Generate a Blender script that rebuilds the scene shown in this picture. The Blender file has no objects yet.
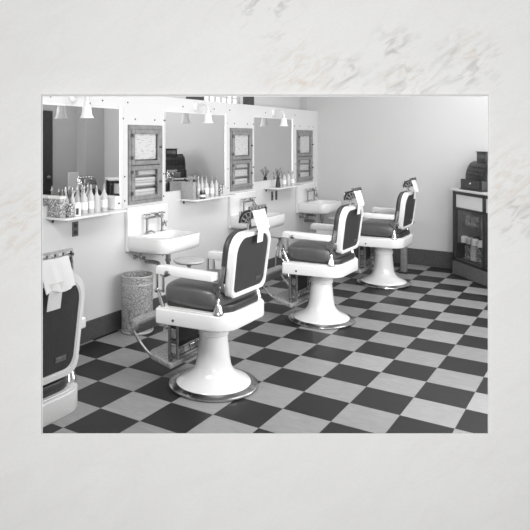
import bpy, bmesh, math, random
from mathutils import Vector, Matrix
random.seed(7)
PI = math.pi
sc = bpy.context.scene
COL = sc.collection

# ------------------------------------------------------------------ materials
def newmat(name):
    m = bpy.data.materials.new(name); m.use_nodes = True
    nt = m.node_tree
    return m, nt, nt.nodes['Principled BSDF'], nt.nodes['Material Output']

def g(v): return (v, v, v, 1)

def mat(name, v, rough=.5, metal=0., noise=0., nscale=8., bump=0., bscale=40., coat=0., spec=.5):
    m, nt, b, o = newmat(name)
    col = v if isinstance(v, tuple) else g(v)
    b.inputs['Base Color'].default_value = col
    b.inputs['Roughness'].default_value = rough
    b.inputs['Metallic'].default_value = metal
    b.inputs['Specular IOR Level'].default_value = spec
    b.inputs['Coat Weight'].default_value = coat
    b.inputs['Coat Roughness'].default_value = .08
    tc = nt.nodes.new('ShaderNodeTexCoord')
    if noise:
        n = nt.nodes.new('ShaderNodeTexNoise'); n.inputs['Scale'].default_value = nscale
        n.inputs['Detail'].default_value = 6
        nt.links.new(tc.outputs['Object'], n.inputs['Vector'])
        r = nt.nodes.new('ShaderNodeMapRange')
        r.inputs['From Min'].default_value = .25; r.inputs['From Max'].default_value = .75
        r.inputs['To Min'].default_value = 1 - noise; r.inputs['To Max'].default_value = 1 + noise
        nt.links.new(n.outputs['Fac'], r.inputs['Value'])
        mx = nt.nodes.new('ShaderNodeVectorMath'); mx.operation = 'SCALE'
        mx.inputs[0].default_value = col[:3]
        nt.links.new(r.outputs['Result'], mx.inputs['Scale'])
        nt.links.new(mx.outputs['Vector'], b.inputs['Base Color'])
    if bump:
        n = nt.nodes.new('ShaderNodeTexNoise'); n.inputs['Scale'].default_value = bscale
        nt.links.new(tc.outputs['Object'], n.inputs['Vector'])
        bp = nt.nodes.new('ShaderNodeBump'); bp.inputs['Strength'].default_value = bump
        bp.inputs['Distance'].default_value = .01
        nt.links.new(n.outputs['Fac'], bp.inputs['Height'])
        nt.links.new(bp.outputs['Normal'], b.inputs['Normal'])
    return m

def glassmat(name, tint=.95, gloss=.12, rough=.02):
    m, nt, b, o = newmat(name)
    nt.nodes.remove(b)
    t = nt.nodes.new('ShaderNodeBsdfTransparent'); t.inputs['Color'].default_value = g(tint)
    s = nt.nodes.new('ShaderNodeBsdfGlossy'); s.inputs['Roughness'].default_value = rough
    s.inputs['Color'].default_value = g(.9)
    lw = nt.nodes.new('ShaderNodeLayerWeight'); lw.inputs['Blend'].default_value = .25
    ad = nt.nodes.new('ShaderNodeMath'); ad.operation = 'MULTIPLY_ADD'
    ad.inputs[1].default_value = .35; ad.inputs[2].default_value = gloss * .3
    nt.links.new(lw.outputs['Facing'], ad.inputs[0])
    mx = nt.nodes.new('ShaderNodeMixShader')
    nt.links.new(ad.outputs[0], mx.inputs['Fac'])
    nt.links.new(t.outputs[0], mx.inputs[1]); nt.links.new(s.outputs[0], mx.inputs[2])
    nt.links.new(mx.outputs[0], o.inputs['Surface'])
    return m

def emis(name, v, strength=1.):
    m, nt, b, o = newmat(name)
    b.inputs['Base Color'].default_value = g(v)
    b.inputs['Emission Color'].default_value = g(v)
    b.inputs['Emission Strength'].default_value = strength
    return m

def patterned(name, lo, hi, scale, rough=.5, metal=0., bump=.4, feature='DISTANCE_TO_EDGE', thr=.06):
    """embossed or printed filigree"""
    m, nt, b, o = newmat(name)
    tc = nt.nodes.new('ShaderNodeTexCoord')
    n = nt.nodes.new('ShaderNodeTexNoise'); n.inputs['Scale'].default_value = scale * .5
    nt.links.new(tc.outputs['Object'], n.inputs['Vector'])
    mixv = nt.nodes.new('ShaderNodeVectorMath'); mixv.operation = 'MULTIPLY_ADD'
    mixv.inputs[1].default_value = (.05, .05, .05)
    nt.links.new(n.outputs['Color'], mixv.inputs[0]); nt.links.new(tc.outputs['Object'], mixv.inputs[2])
    v = nt.nodes.new('ShaderNodeTexVoronoi'); v.feature = feature
    v.inputs['Scale'].default_value = scale
    nt.links.new(mixv.outputs['Vector'], v.inputs['Vector'])
    r = nt.nodes.new('ShaderNodeMapRange')
    r.inputs['From Min'].default_value = thr * .4; r.inputs['From Max'].default_value = thr * 2.4
    nt.links.new(v.outputs['Distance'], r.inputs['Value'])
    c = nt.nodes.new('ShaderNodeMix'); c.data_type = 'RGBA'
    c.inputs['A'].default_value = g(lo); c.inputs['B'].default_value = g(hi)
    nt.links.new(r.outputs['Result'], c.inputs['Factor'])
    nt.links.new(c.outputs['Result'], b.inputs['Base Color'])
    b.inputs['Roughness'].default_value = rough; b.inputs['Metallic'].default_value = metal
    if bump:
        bp = nt.nodes.new('ShaderNodeBump'); bp.inputs['Strength'].default_value = bump
        bp.inputs['Distance'].default_value = .004
        nt.links.new(r.outputs['Result'], bp.inputs['Height'])
        nt.links.new(bp.outputs['Normal'], b.inputs['Normal'])
    return m

def checker_floor():
    m, nt, b, o = newmat('checkered_linoleum')
    tc = nt.nodes.new('ShaderNodeTexCoord')
    mp = nt.nodes.new('ShaderNodeMapping'); mp.vector_type = 'POINT'
    S = .3048
    mp.inputs['Location'].default_value = (-2.175 / S, 0, .5)
    mp.inputs['Scale'].default_value = (1 / S, 1 / S, 1 / S)
    nt.links.new(tc.outputs['Object'], mp.inputs['Vector'])
    ck = nt.nodes.new('ShaderNodeTexChecker'); ck.inputs['Scale'].default_value = 1
    ck.inputs['Color1'].default_value = g(.235); ck.inputs['Color2'].default_value = g(.017)
    nt.links.new(mp.outputs['Vector'], ck.inputs['Vector'])
    # marbling streaks of the tiles, their direction turning from tile to tile
    n = nt.nodes.new('ShaderNodeTexNoise'); n.inputs['Scale'].default_value = 9; n.inputs['Detail'].default_value = 8
    n.inputs['Distortion'].default_value = 1.2
    st = nt.nodes.new('ShaderNodeMapping'); st.inputs['Scale'].default_value = (1, 3.2, 1)
    nt.links.new(tc.outputs['Object'], st.inputs['Vector']); nt.links.new(st.outputs['Vector'], n.inputs['Vector'])
    fl = nt.nodes.new('ShaderNodeVectorMath'); fl.operation = 'FLOOR'
    nt.links.new(mp.outputs['Vector'], fl.inputs[0])
    wn = nt.nodes.new('ShaderNodeTexWhiteNoise'); nt.links.new(fl.outputs['Vector'], wn.inputs['Vector'])
    a = nt.nodes.new('ShaderNodeMapRange'); a.inputs['From Min'].default_value = .3; a.inputs['From Max'].default_value = .7
    a.inputs['To Min'].default_value = .91; a.inputs['To Max'].default_value = 1.09
    nt.links.new(n.outputs['Fac'], a.inputs['Value'])
    w = nt.nodes.new('ShaderNodeMapRange'); w.inputs['To Min'].default_value = .88; w.inputs['To Max'].default_value = 1.12
    nt.links.new(wn.outputs['Value'], w.inputs['Value'])
    mu = nt.nodes.new('ShaderNodeMath'); mu.operation = 'MULTIPLY'
    nt.links.new(a.outputs['Result'], mu.inputs[0]); nt.links.new(w.outputs['Result'], mu.inputs[1])
    sx = nt.nodes.new('ShaderNodeVectorMath'); sx.operation = 'SCALE'
    nt.links.new(ck.outputs['Color'], sx.inputs[0]); nt.links.new(mu.outputs[0], sx.inputs['Scale'])
    nt.links.new(sx.outputs['Vector'], b.inputs['Base Color'])
    b.inputs['Roughness'].default_value = .45
    b.inputs['Specular IOR Level'].default_value = .22
    return m

def marble():
    m, nt, b, o = newmat('pale_marble')
    tc = nt.nodes.new('ShaderNodeTexCoord')
    def noise(scale, detail=5, dist=0., vec=None):
        n = nt.nodes.new('ShaderNodeTexNoise'); n.inputs['Scale'].default_value = scale
        n.inputs['Detail'].default_value = detail; n.inputs['Distortion'].default_value = dist
        nt.links.new(vec or tc.outputs['Object'], n.inputs['Vector']); return n
    def ramp(src, a, bb, lo=0., hi=1.):
        r = nt.nodes.new('ShaderNodeMapRange')
        r.inputs['From Min'].default_value = a; r.inputs['From Max'].default_value = bb
        r.inputs['To Min'].default_value = lo; r.inputs['To Max'].default_value = hi
        nt.links.new(src, r.inputs['Value']); return r.outputs['Result']
    def math2(op, x, y):
        k = nt.nodes.new('ShaderNodeMath'); k.operation = op
        for i, q in enumerate((x, y)):
            if isinstance(q, (int, float)): k.inputs[i].default_value = q
            else: nt.links.new(q, k.inputs[i])
        return k.outputs[0]
    def spot(p, rad):
        d = nt.nodes.new('ShaderNodeVectorMath'); d.operation = 'DISTANCE'
        nt.links.new(tc.outputs['Object'], d.inputs[0]); d.inputs[1].default_value = p
        return ramp(d.outputs['Value'], rad, 0.)
    def mixc(f, A, B):
        c = nt.nodes.new('ShaderNodeMix'); c.data_type = 'RGBA'
        nt.links.new(f, c.inputs['Factor'])
        for k, q in (('A', A), ('B', B)):
            if isinstance(q, tuple): c.inputs[k].default_value = q
            else: nt.links.new(q, c.inputs[k])
        return c.outputs['Result']
    # coordinates in the slab's own plane, stretched along its diagonal grain
    du = nt.nodes.new('ShaderNodeVectorMath'); du.operation = 'DOT_PRODUCT'; du.inputs[1].default_value = RT
    nt.links.new(tc.outputs['Object'], du.inputs[0])
    sz = nt.nodes.new('ShaderNodeSeparateXYZ'); nt.links.new(tc.outputs['Object'], sz.inputs[0])
    cb = nt.nodes.new('ShaderNodeCombineXYZ'); nt.links.new(du.outputs['Value'], cb.inputs['X']); nt.links.new(sz.outputs['Z'], cb.inputs['Y'])
    ro = nt.nodes.new('ShaderNodeMapping'); ro.inputs['Rotation'].default_value = (0, 0, math.radians(-33))
    nt.links.new(cb.outputs[0], ro.inputs['Vector'])
    gr = nt.nodes.new('ShaderNodeMapping'); gr.inputs['Scale'].default_value = (1, 2.6, 1)
    nt.links.new(ro.outputs['Vector'], gr.inputs['Vector']); G = gr.outputs['Vector']
    base = mixc(ramp(noise(4, 7, .6, G).outputs['Fac'], .35, .7), (.80, .797, .787, 1), (.77, .766, .755, 1))
    base = mixc(ramp(noise(60, 4, 0, G).outputs['Fac'], .4, .75, 0., .5), base, (.735, .732, .722, 1))
    vein = math2('SUBTRACT', 1., ramp(math2('ABSOLUTE', math2('SUBTRACT', noise(1.7, 8, 1.2, G).outputs['Fac'], .5), 0.), 0., .03))
    sm = ramp(noise(15, 9, .9, G).outputs['Fac'], .50, .66)
    def tot(l):
        r = l[0]
        for q in l[1:]: r = math2('MAXIMUM', r, q)
        return r
    # grey clouds and ochre stains where this slab has them
    grey = math2('MULTIPLY', tot([spot(MP(468, 64), .14), spot(MP(412, 88), .14), spot(MP(345, 76), .10), spot(MP(268, 8), .14), spot(MP(395, 48), .10), spot(MP(515, 215), .12)]), sm)
    sm2 = ramp(noise(17, 8, 1., G).outputs['Fac'], .48, .66)
    tan = math2('MULTIPLY', tot([spot(MP(300, 78), .18), spot(MP(18, 222), .18), spot(MP(515, 180), .17), spot(MP(405, 86), .12), spot(MP(474, 48), .10)]), sm2)
    c = mixc(math2('MULTIPLY', vein, .07), base, (.60, .59, .575, 1))
    c = mixc(math2('MULTIPLY', grey, .58), c, (.33, .325, .32, 1))
    c = mixc(math2('MULTIPLY', tan, .5), c, (.60, .48, .37, 1))
    nt.links.new(c, b.inputs['Base Color'])
    b.inputs['Roughness'].default_value = .55
    b.inputs['Specular IOR Level'].default_value = .2
    return m

def paper_lines():
    m, nt, b, o = newmat('printed_paper')
    tc = nt.nodes.new('ShaderNodeTexCoord')
    mp = nt.nodes.new('ShaderNodeMapping'); mp.inputs['Scale'].default_value = (1, 12, 60)
    nt.links.new(tc.outputs['Object'], mp.inputs['Vector'])
    n = nt.nodes.new('ShaderNodeTexNoise'); n.inputs['Scale'].default_value = 1.2; n.inputs['Detail'].default_value = 4
    nt.links.new(mp.outputs['Vector'], n.inputs['Vector'])
    r = nt.nodes.new('ShaderNodeMapRange'); r.inputs['From Min'].default_value = .56; r.inputs['From Max'].default_value = .66
    nt.links.new(n.outputs['Fac'], r.inputs['Value'])
    c = nt.nodes.new('ShaderNodeMix'); c.data_type = 'RGBA'
    c.inputs['A'].default_value = g(.74); c.inputs['B'].default_value = g(.36)
    nt.links.new(r.outputs['Result'], c.inputs['Factor'])
    nt.links.new(c.outputs['Result'], b.inputs['Base Color']); b.inputs['Roughness'].default_value = .8
    return m

# ------------------------------------------------------------------ camera numbers
CX, CY, CZ = 3.5419, -3.6974, 1.6191
F, PX, PY, YAW = 622.25, 198., 139.84, -.5934
FW = Vector((math.sin(YAW), math.cos(YAW), 0)); RT = Vector((math.cos(YAW), -math.sin(YAW), 0))
CAM = Vector((CX, CY, CZ))
SD = 2.0                                    # the slab stands two metres from the lens
def S(u, z, d=0.): 
    p = CAM + FW * (SD + d) + RT * u; return Vector((p.x, p.y, z))
def MP(x, y): return tuple(S((x - PX) * SD / F, CZ - (y - PY) * SD / F))

M = dict(
    porcelain=mat('white_porcelain', .73, .22, coat=.3, noise=.02, nscale=5),
    porcelain_wall=mat('white_glazed_panel', .635, .35, noise=.03, nscale=1.5),
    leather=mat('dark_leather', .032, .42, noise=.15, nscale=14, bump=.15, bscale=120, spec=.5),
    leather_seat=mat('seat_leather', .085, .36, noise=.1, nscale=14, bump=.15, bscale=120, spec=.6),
    chrome=mat('chrome', .66, .16, metal=1.),
    ringmetal=mat('worn_chrome', .42, .2, metal=1., noise=.25, nscale=12),
    dull=mat('worn_nickel', .34, .36, metal=1., noise=.3, nscale=40),
    castiron=mat('textured_cast_metal', .34, .5, metal=.4, noise=.45, nscale=90, bump=.6, bscale=160),
    black=mat('black_enamel', .02, .35),
    dark=mat('dark_metal', .045, .45),
    plaster=mat('painted_plaster', .55, .8, noise=.03, nscale=1.2, bump=.05, bscale=200),
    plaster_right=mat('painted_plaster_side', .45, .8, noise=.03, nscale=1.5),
    ceiling=mat('white_ceiling', .75, .9, noise=.02),
    base=mat('dark_stone_skirting', .065, .5, noise=.35, nscale=60),
    mirror=mat('mirror_silver', .70, .015, metal=1., noise=.01, nscale=2),
    wood=mat('grey_stained_oak', .215, .45, noise=.3, nscale=18),
    darkwood=mat('dark_walnut', .03, .35, noise=.3, nscale=20),
    grayedge=mat('aluminium_strip', .78, .3, metal=.3),
    towel=mat('white_terry_cloth', .74, .9, noise=.05, nscale=60, bump=.3, bscale=220),
    paper=mat('white_paper', .68, .85, noise=.03, nscale=6),
    pane=glassmat('window_glass'),
    bottleglass=glassmat('bottle_glass', .88, .25, .04),
    shade=mat('opal_glass', .86, .3, coat=.3),
    lotion_pale=mat('pale_lotion', .5, .3), lotion_mid=mat('grey_lotion', .34, .3), lotion_dark=mat('dark_tonic', .08, .25),
    label=mat('white_label', .8, .7), label_dark=mat('black_label', .03, .6),
    tin=patterned('embossed_tin', .24, .46, 38, .45, .2, .8),
    filigree=patterned('printed_filigree', .12, .60, 60, .6, 0, 0., thr=.1),
    weave=patterned('woven_cane', .25, .52, 110, .7, 0, .5, thr=.1),
    carton=patterned('printed_carton', .06, .78, 45, .6, 0, 0., thr=.12),
    plinth=mat('grey_stone_plinth', .13, .5, noise=.2, nscale=25),
    milk=mat('milk_glass', .82, .25),
    plate=mat('dark_outlet_plate', .09, .5),
    grey_paint=mat('grey_paint', .46, .7), stool=mat('pale_enamelled_seat', .45, .4),
    skylight=emis('daylit_pane', 1., .75),
    postcard=mat('white_card_edge', .82, .8),
    printed=paper_lines(),
)

# ------------------------------------------------------------------ mesh helpers
def xf(bm, mtx, start):
    vs = list(bm.verts)[start:]
    for v in vs: v.co = mtx @ v.co
    return bm

class MB:
    def __init__(s): s.bm = bmesh.new()
    def box(s, x0, x1, y0, y1, z0, z1, bevel=0., seg=2, mtx=None):
        t = bmesh.new()
        bmesh.ops.create_cube(t, size=1)
        for v in t.verts:
            v.co = Vector(((x0 + x1) / 2 + v.co.x * (x1 - x0), (y0 + y1) / 2 + v.co.y * (y1 - y0), (z0 + z1) / 2 + v.co.z * (z1 - z0)))
        if bevel: bmesh.ops.bevel(t, geom=t.edges[:], offset=bevel, segments=seg, profile=.5, affect='EDGES')
        return s.join(t, mtx)
    def join(s, t, mtx=None):
        if mtx is not None: bmesh.ops.transform(t, matrix=mtx, verts=t.verts)
        me = bpy.data.meshes.new('t'); t.to_mesh(me); t.free(); s.bm.from_mesh(me); bpy.data.meshes.remove(me)
        return s
    def prism(s, pts, z0, z1, bevel=0., seg=2, mtx=None, top_scale=None):
        """outline (x, y) extruded from z0 to z1"""
        t = bmesh.new()
        f = t.faces.new([t.verts.new((p[0], p[1], z0)) for p in pts])
        f.normal_update()
        r = bmesh.ops.extrude_face_region(t, geom=[f])
        top = [v for v in r['geom'] if isinstance(v, bmesh.types.BMVert)]
        for v in top: v.co.z = z1
        if bevel:
            es = [e for e in t.edges if abs(e.verts[0].co.z - e.verts[1].co.z) < 1e-6]
            bmesh.ops.bevel(t, geom=es, offset=bevel, segments=seg, profile=.5, affect='EDGES')
        bmesh.ops.recalc_face_normals(t, faces=t.faces)
        return s.join(t, mtx)
    def ring(s, outer, inner, z0, z1, mtx=None):
        """outline with a hole, both lists of the same length"""
        t = bmesh.new(); n = len(outer)
        a = [[t.verts.new((p[0], p[1], z)) for p in L] for L in (outer, inner) for z in (z0, z1)]
        for i in range(n):
            j = (i + 1) % n
            t.faces.new((a[0][i], a[0][j], a[1][j], a[1][i]))
            t.faces.new((a[2][j], a[2][i], a[3][i], a[3][j]))
            t.faces.new((a[1][i], a[1][j], a[3][j], a[3][i]))
            t.faces.new((a[0][j], a[0][i], a[2][i], a[2][j]))
        bmesh.ops.recalc_face_normals(t, faces=t.faces)
        return s.join(t, mtx)
    def lathe(s, prof, seg=28, mtx=None, cap=True):
        t = bmesh.new(); rings = []
        for r, z in prof:
            if r < 1e-5: rings.append([t.verts.new((0, 0, z))])
            else: rings.append([t.verts.new((r * math.cos(2 * PI * k / seg), r * math.sin(2 * PI * k / seg), z)) for k in range(seg)])
        for a, b in zip(rings, rings[1:]):
            for k in range(seg):
                j = (k + 1) % seg
                if len(a) == 1 and len(b) == 1: continue
                if len(a) == 1: t.faces.new((a[0], b[j], b[k]))
                elif len(b) == 1: t.faces.new((a[k], a[j], b[0]))
                else: t.faces.new((a[k], a[j], b[j], b[k]))
        if cap:
            if len(rings[0]) > 1: t.faces.new(list(reversed(rings[0])))
            if len(rings[-1]) > 1: t.faces.new(rings[-1])
        bmesh.ops.recalc_face_normals(t, faces=t.faces)
        return s.join(t, mtx)
    def tube(s, pts, r, seg=10, rads=None):
        t = bmesh.new(); pts = [Vector(p) for p in pts]; rings = []
        prev = None
        for i, p in enumerate(pts):
            d = (pts[min(i + 1, len(pts) - 1)] - pts[max(i - 1, 0)]).normalized()
            if prev is None:
                up = Vector((0, 0, 1)) if abs(d.z) < .9 else Vector((1, 0, 0))
                a = d.cross(up).normalized()
            else:
                a = (prev - d * prev.dot(d)).normalized()
            prev = a; b = d.cross(a); rr = rads[i] if rads else r
            rings.append([t.verts.new(p + a * rr * math.cos(2 * PI * k / seg) + b * rr * math.sin(2 * PI * k / seg)) for k in range(seg)])
        for a, b in zip(rings, rings[1:]):
            for k in range(seg):
                j = (k + 1) % seg; t.faces.new((a[k], a[j], b[j], b[k]))
        t.faces.new(list(reversed(rings[0]))); t.faces.new(rings[-1])
        bmesh.ops.recalc_face_normals(t, faces=t.faces)
        return s.join(t)
    def quadstrip(s, rows, thick=.003):
        """a cloth sheet: rows of points, given thickness"""
        t = bmesh.new()
        V = [[t.verts.new(p) for p in r] for r in rows]
        for a, b in zip(V, V[1:]):
            for k in range(len(a) - 1): t.faces.new((a[k], a[k + 1], b[k + 1], b[k]))
        bmesh.ops.recalc_face_normals(t, faces=t.faces)
        bmesh.ops.solidify(t, geom=t.faces[:], thickness=thick)
        bmesh.ops.recalc_face_normals(t, faces=t.faces)
        return s.join(t)
    def build(s, name, m, parent=None, smooth=35):
        me = bpy.data.meshes.new(name); s.bm.to_mesh(me); s.bm.free()
        me.materials.append(M[m] if isinstance(m, str) else m)
        if smooth:
            me.polygons.foreach_set('use_smooth', [True] * len(me.polygons))
            me.set_sharp_from_angle(angle=math.radians(smooth))
        o = bpy.data.objects.new(name, me); COL.objects.link(o)
        if parent: o.parent = parent
        return o

def smooth_path(pts, n=6):
    P = [Vector(p) for p in pts]; out = []
    for i in range(len(P) - 1):
        p0, p1, p2, p3 = P[max(i - 1, 0)], P[i], P[i + 1], P[min(i + 2, len(P) - 1)]
        for k in range(n):
            t = k / n
            out.append(.5 * ((2 * p1) + (p2 - p0) * t + (2 * p0 - 5 * p1 + 4 * p2 - p3) * t * t + (3 * p1 - p0 - 3 * p2 + p3) * t ** 3))
    out.append(P[-1]); return out

def rounded(pts, rad, n=6):
    """polygon with rounded corners; rad one number or one per corner"""
    out = []; N = len(pts)
    for i in range(N):
        p = Vector(pts[i]).to_2d(); a = Vector(pts[i - 1]).to_2d(); b = Vector(pts[(i + 1) % N]).to_2d()
        r = rad[i] if isinstance(rad, (list, tuple)) else rad
        if r <= 0: out.append((p.x, p.y)); continue
        da = (a - p).normalized(); db = (b - p).normalized()
        ang = da.angle(db); t = r / math.tan(ang / 2)
        s_, e_ = p + da * t, p + db * t
        c = p + (da + db).normalized() * (r / math.sin(ang / 2))
        a0 = math.atan2(*(s_ - c).yx); a1 = math.atan2(*(e_ - c).yx)
        d = (a1 - a0 + PI) % (2 * PI) - PI
        for k in range(n + 1):
            q = a0 + d * k / n; out.append((c.x + r * math.cos(q), c.y + r * math.sin(q)))
    return out

def thing(name, label, cat, loc=(0, 0, 0), rz=0., group=None):
    o = bpy.data.objects.new(name, None); COL.objects.link(o); o.empty_display_size = .1
    o.location = loc; o.rotation_euler.z = rz
    o['label'] = label; o['category'] = cat
    if group: o['group'] = group
    return o
def tag(o, label, cat, group=None):
    o['label'] = label; o['category'] = cat
    if group: o['group'] = group
    return o
def struct(o): o['kind'] = 'structure'; return o
def dup(root, loc, label, rz=None):
    def cp(o, par):
        c = o.copy(); COL.objects.link(c)
        if par: c.parent = par
        for ch in o.children: cp(ch, c)
        return c
    c = cp(root, None); c.location = loc; c['label'] = label
    if rz is not None: c.rotation_euler.z = rz
    return c

# ------------------------------------------------------------------ the setting
YB, XR, HC = 4.60, 4.30, 3.2        # back wall, right wall, ceiling
ZP = 2.025                           # top of the white partition carrying the mirrors
Y0 = -2.2                            # where the mirror wall starts beside the slab
CABS = [(.458, .940), (2.180, 2.672), (3.895, 4.400)]
CZ0, CZ1 = 1.05, 1.752
MIRS = [(-.732, .338), (.989, 2.058), (2.715, 3.729)]

struct(MB().box(-.25, XR + .2, -2.9, YB + .15, -.12, 0).build('floor', checker_floor(), None, 0))
struct(MB().box(-.45, XR + .2, -2.9, YB + .15, HC, HC + .1).build('ceiling', 'ceiling', None, 0))
w = MB()
w.box(-.25, 0, -2.62, YB, 0, CZ0); w.box(-.25, 0, -2.62, YB, CZ1, ZP)
ys = [-2.62] + [q for c in CABS for q in c] + [YB]
for i in range(0, len(ys), 2): w.box(-.25, 0, ys[i], ys[i + 1], CZ0, CZ1)
for a, b in CABS: w.box(-.25, -.12, a, b, CZ0, CZ1)
wl = struct(w.build('wall_left', 'porcelain_wall', None, 0))
def disc(x, y, z, r, t, m, name, par):
    return MB().lathe([(0, 0), (r, 0), (r * .8, t), (0, t)], 10, Matrix.Translation((x, y, z)) @ Matrix.Rotation(PI / 2, 4, 'Y')).build(name, m, par)
# dark screw heads that hold the panels
for (a, b) in CABS:
    for yy in (a - .06, a + .1, b - .1, b + .04): disc(0, yy, CZ1 + .05, .008, .004, 'dark', 'screw', wl)
    for yy in (a - .04, b + .035):
        for zz in (1.09, 1.3): disc(0, yy, zz, .008, .004, 'dark', 'screw', wl)
for (a, b) in MIRS:
    for yy in (a + .3, b - .52, b - .2, b + .12): disc(0, yy, 1.945, .008, .004, 'dark', 'screw', wl)
# upper wall behind the partition, with a high window
u = MB()
u.box(-.45, -.25, -2.62, 2.06, ZP - .3, HC); u.box(-.45, -.25, 2.84, YB, ZP - .3, HC)
u.box(-.45, -.25, 2.06, 2.84, 2.55, HC); u.box(-.45, -.25, 2.06, 2.84, ZP - .3, 1.95)
struct(u.build('wall_left_upper', 'plaster', None, 0))
wn = struct(MB().box(-.31, -.29, 2.06, 2.84, 1.95, 2.55).build('window_1', 'skylight', None, 0))
f = MB()
for k in range(7): f.box(-.29, -.27, 2.06 + k * .125, 2.08 + k * .125, 1.95, 2.55)
for k in range(5): f.box(-.288, -.273, 2.06, 2.84, 2.0 + k * .11, 2.014 + k * .11)
f.build('glazing_bar', 'grey_paint', wn, 0)
struct(MB().box(-.25, -.17, 4.66 - .12, 4.598, ZP, HC).build('trim_1', 'grey_paint', None, 0))
struct(MB().box(-.25, -.235, 1.70, 2.02, ZP, 2.5).build('trim_3', 'dark', None, 0))
struct(MB().box(-.25, -.235, 2.91, 3.16, ZP, 2.5).build('trim_4', 'dark', None, 0))
struct(MB().box(-.25, XR, YB, YB + .15, 0, HC).build('wall_back', 'plaster', None, 0))
# right wall with a wide window added out of view to hold the side fill
r = MB(); WY0, WY1, WZ0, WZ1 = -.1, 2.7, .9, 2.5
SLABR = .1 - .75
r.box(XR, XR + .15, SLABR, WY0, 0, HC); r.box(XR, XR + .15, WY1, YB + .15, 0, HC)
r.box(XR, XR + .15, WY0, WY1, 0, WZ0); r.box(XR, XR + .15, WY0, WY1, WZ1, HC)
struct(r.build('wall_right', 'plaster_right', None, 0))
f = MB()
for k in range(5): f.box(XR + .05, XR + .1, WY0 + k * .69, WY0 + .04 + k * .69, WZ0, WZ1)
f.box(XR + .05, XR + .1, WY0, WY1, WZ0, WZ0 + .05); f.box(XR + .05, XR + .1, WY0, WY1, WZ1 - .05, WZ1)
struct(f.build('window_added', 'grey_paint', None, 0))  # frame of the added window, never in view
struct(MB().box(XR - .2, XR, 4.12, YB, 0, HC).build('trim_2', 'plaster_right', None, 0))
d1 = struct(MB().box(XR - .04, XR, 2.75, 3.52, 0, 2.1).build('door_1', 'darkwood', None, 0))
MB().lathe([(0, 0), (.03, 0), (.03, .02), (.012, .03), (.025, .05), (0, .06)], 16, Matrix.Translation((XR - .04, 3.42, 1.0)) @ Matrix.Rotation(-PI / 2, 4, 'Y')).build('door_knob', 'dull', d1)
struct(MB().box(0, .018, -2.62, YB - .02, 0, .16, .004, 1).build('baseboard_left', 'base'))
struct(MB().box(0, XR - .2, YB - .02, YB, 0, .205, .004, 1).build('baseboard_back', 'base'))

# ---- the marble slab in front, with the postcard-sized view cut out of it
U0, U1 = (42.7 - PX) * SD / F, (487.8 - PX) * SD / F
V0, V1 = CZ - (433.3 - PY) * SD / F, CZ - (96.6 - PY) * SD / F
def frame_mesh(o0, o1, i0, i1, d0, d1, name, m, fl=0.):
    """rectangular ring in the slab's plane: o/i = (u0,u1,v0,v1); the hole flares by fl towards the back"""
    bm = bmesh.new()
    def q(r, d, e=0.): return [bm.verts.new(S(*p, d)) for p in ((r[0] - e, r[2] - e), (r[1] + e, r[2] - e), (r[1] + e, r[3] + e), (r[0] - e, r[3] + e))]
    A, B, Cc, D = q(o0, d0), q(o1, d1), q(i0, d0), q(i1, d1, fl)
    for k in range(4):
        j = (k + 1) % 4
        bm.faces.new((A[k], A[j], Cc[j], Cc[k])); bm.faces.new((B[j], B[k], D[k], D[j]))
        bm.faces.new((A[j], A[k], B[k], B[j])); bm.faces.new((Cc[k], Cc[j], D[j], D[k]))
    bmesh.ops.recalc_face_normals(bm, faces=bm.faces)
    x = MB(); x.bm.free(); x.bm = bm
    return x.build(name, m, None, 0)
O = (-2.82, 2.30, 0., HC); I = (U0, U1, V0, V1)
I2 = (U0 - .0005, U1 + .0005, V0 - .0005, V1 + .0005)
struct(frame_mesh(O, O, I2, I2, 0., .03, 'wall_front', marble(), .05))
CT = -.012                                   # the card's face stands a little proud of the stone
q_ = (SD + CT) / SD
IF = (U0 * q_, U1 * q_, CZ + (V0 - CZ) * q_, CZ + (V1 - CZ) * q_)
def grow(r_, e): return (r_[0] - e, r_[1] + e, r_[2] - e, r_[3] + e)
OF = grow(IF, .0016)
card = frame_mesh(OF, grow(OF, .0066), IF, IF, CT, .0, 'postcard', 'postcard', .0064)
tag(card, 'postcard with a thin white edge lying on the pale marble, around the barber shop view', 'postcard')

# ------------------------------------------------------------------ mirrors, cabinets, lamps on the mirror wall
mirror_labels = ['mirror over the nearest shelf, cut by the left edge of the view',
                 'mirror between the two nearest wall cabinets, reflecting the dark cash register',
                 'mirror nearest the back wall, left of the farthest wall cabinet']
for (a, b), lb in zip(MIRS, mirror_labels):
    t = thing('wall_mirror', lb, 'mirror', (0, (a + b) / 2, 1.13), 0, 'mirrors over the shelves')
    hw = (b - a) / 2
    MB().box(0, .012, -hw, hw, 0, .752).build('mirror_glass', 'mirror', t, 0)
    MB().box(0, .02, hw, hw + .035, -.02, .775, .004, 1).build('edge_strip', 'grayedge', t)
    MB().box(0, .014, -hw, hw, .752, .764).build('top_strip', 'grayedge', t)

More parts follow.
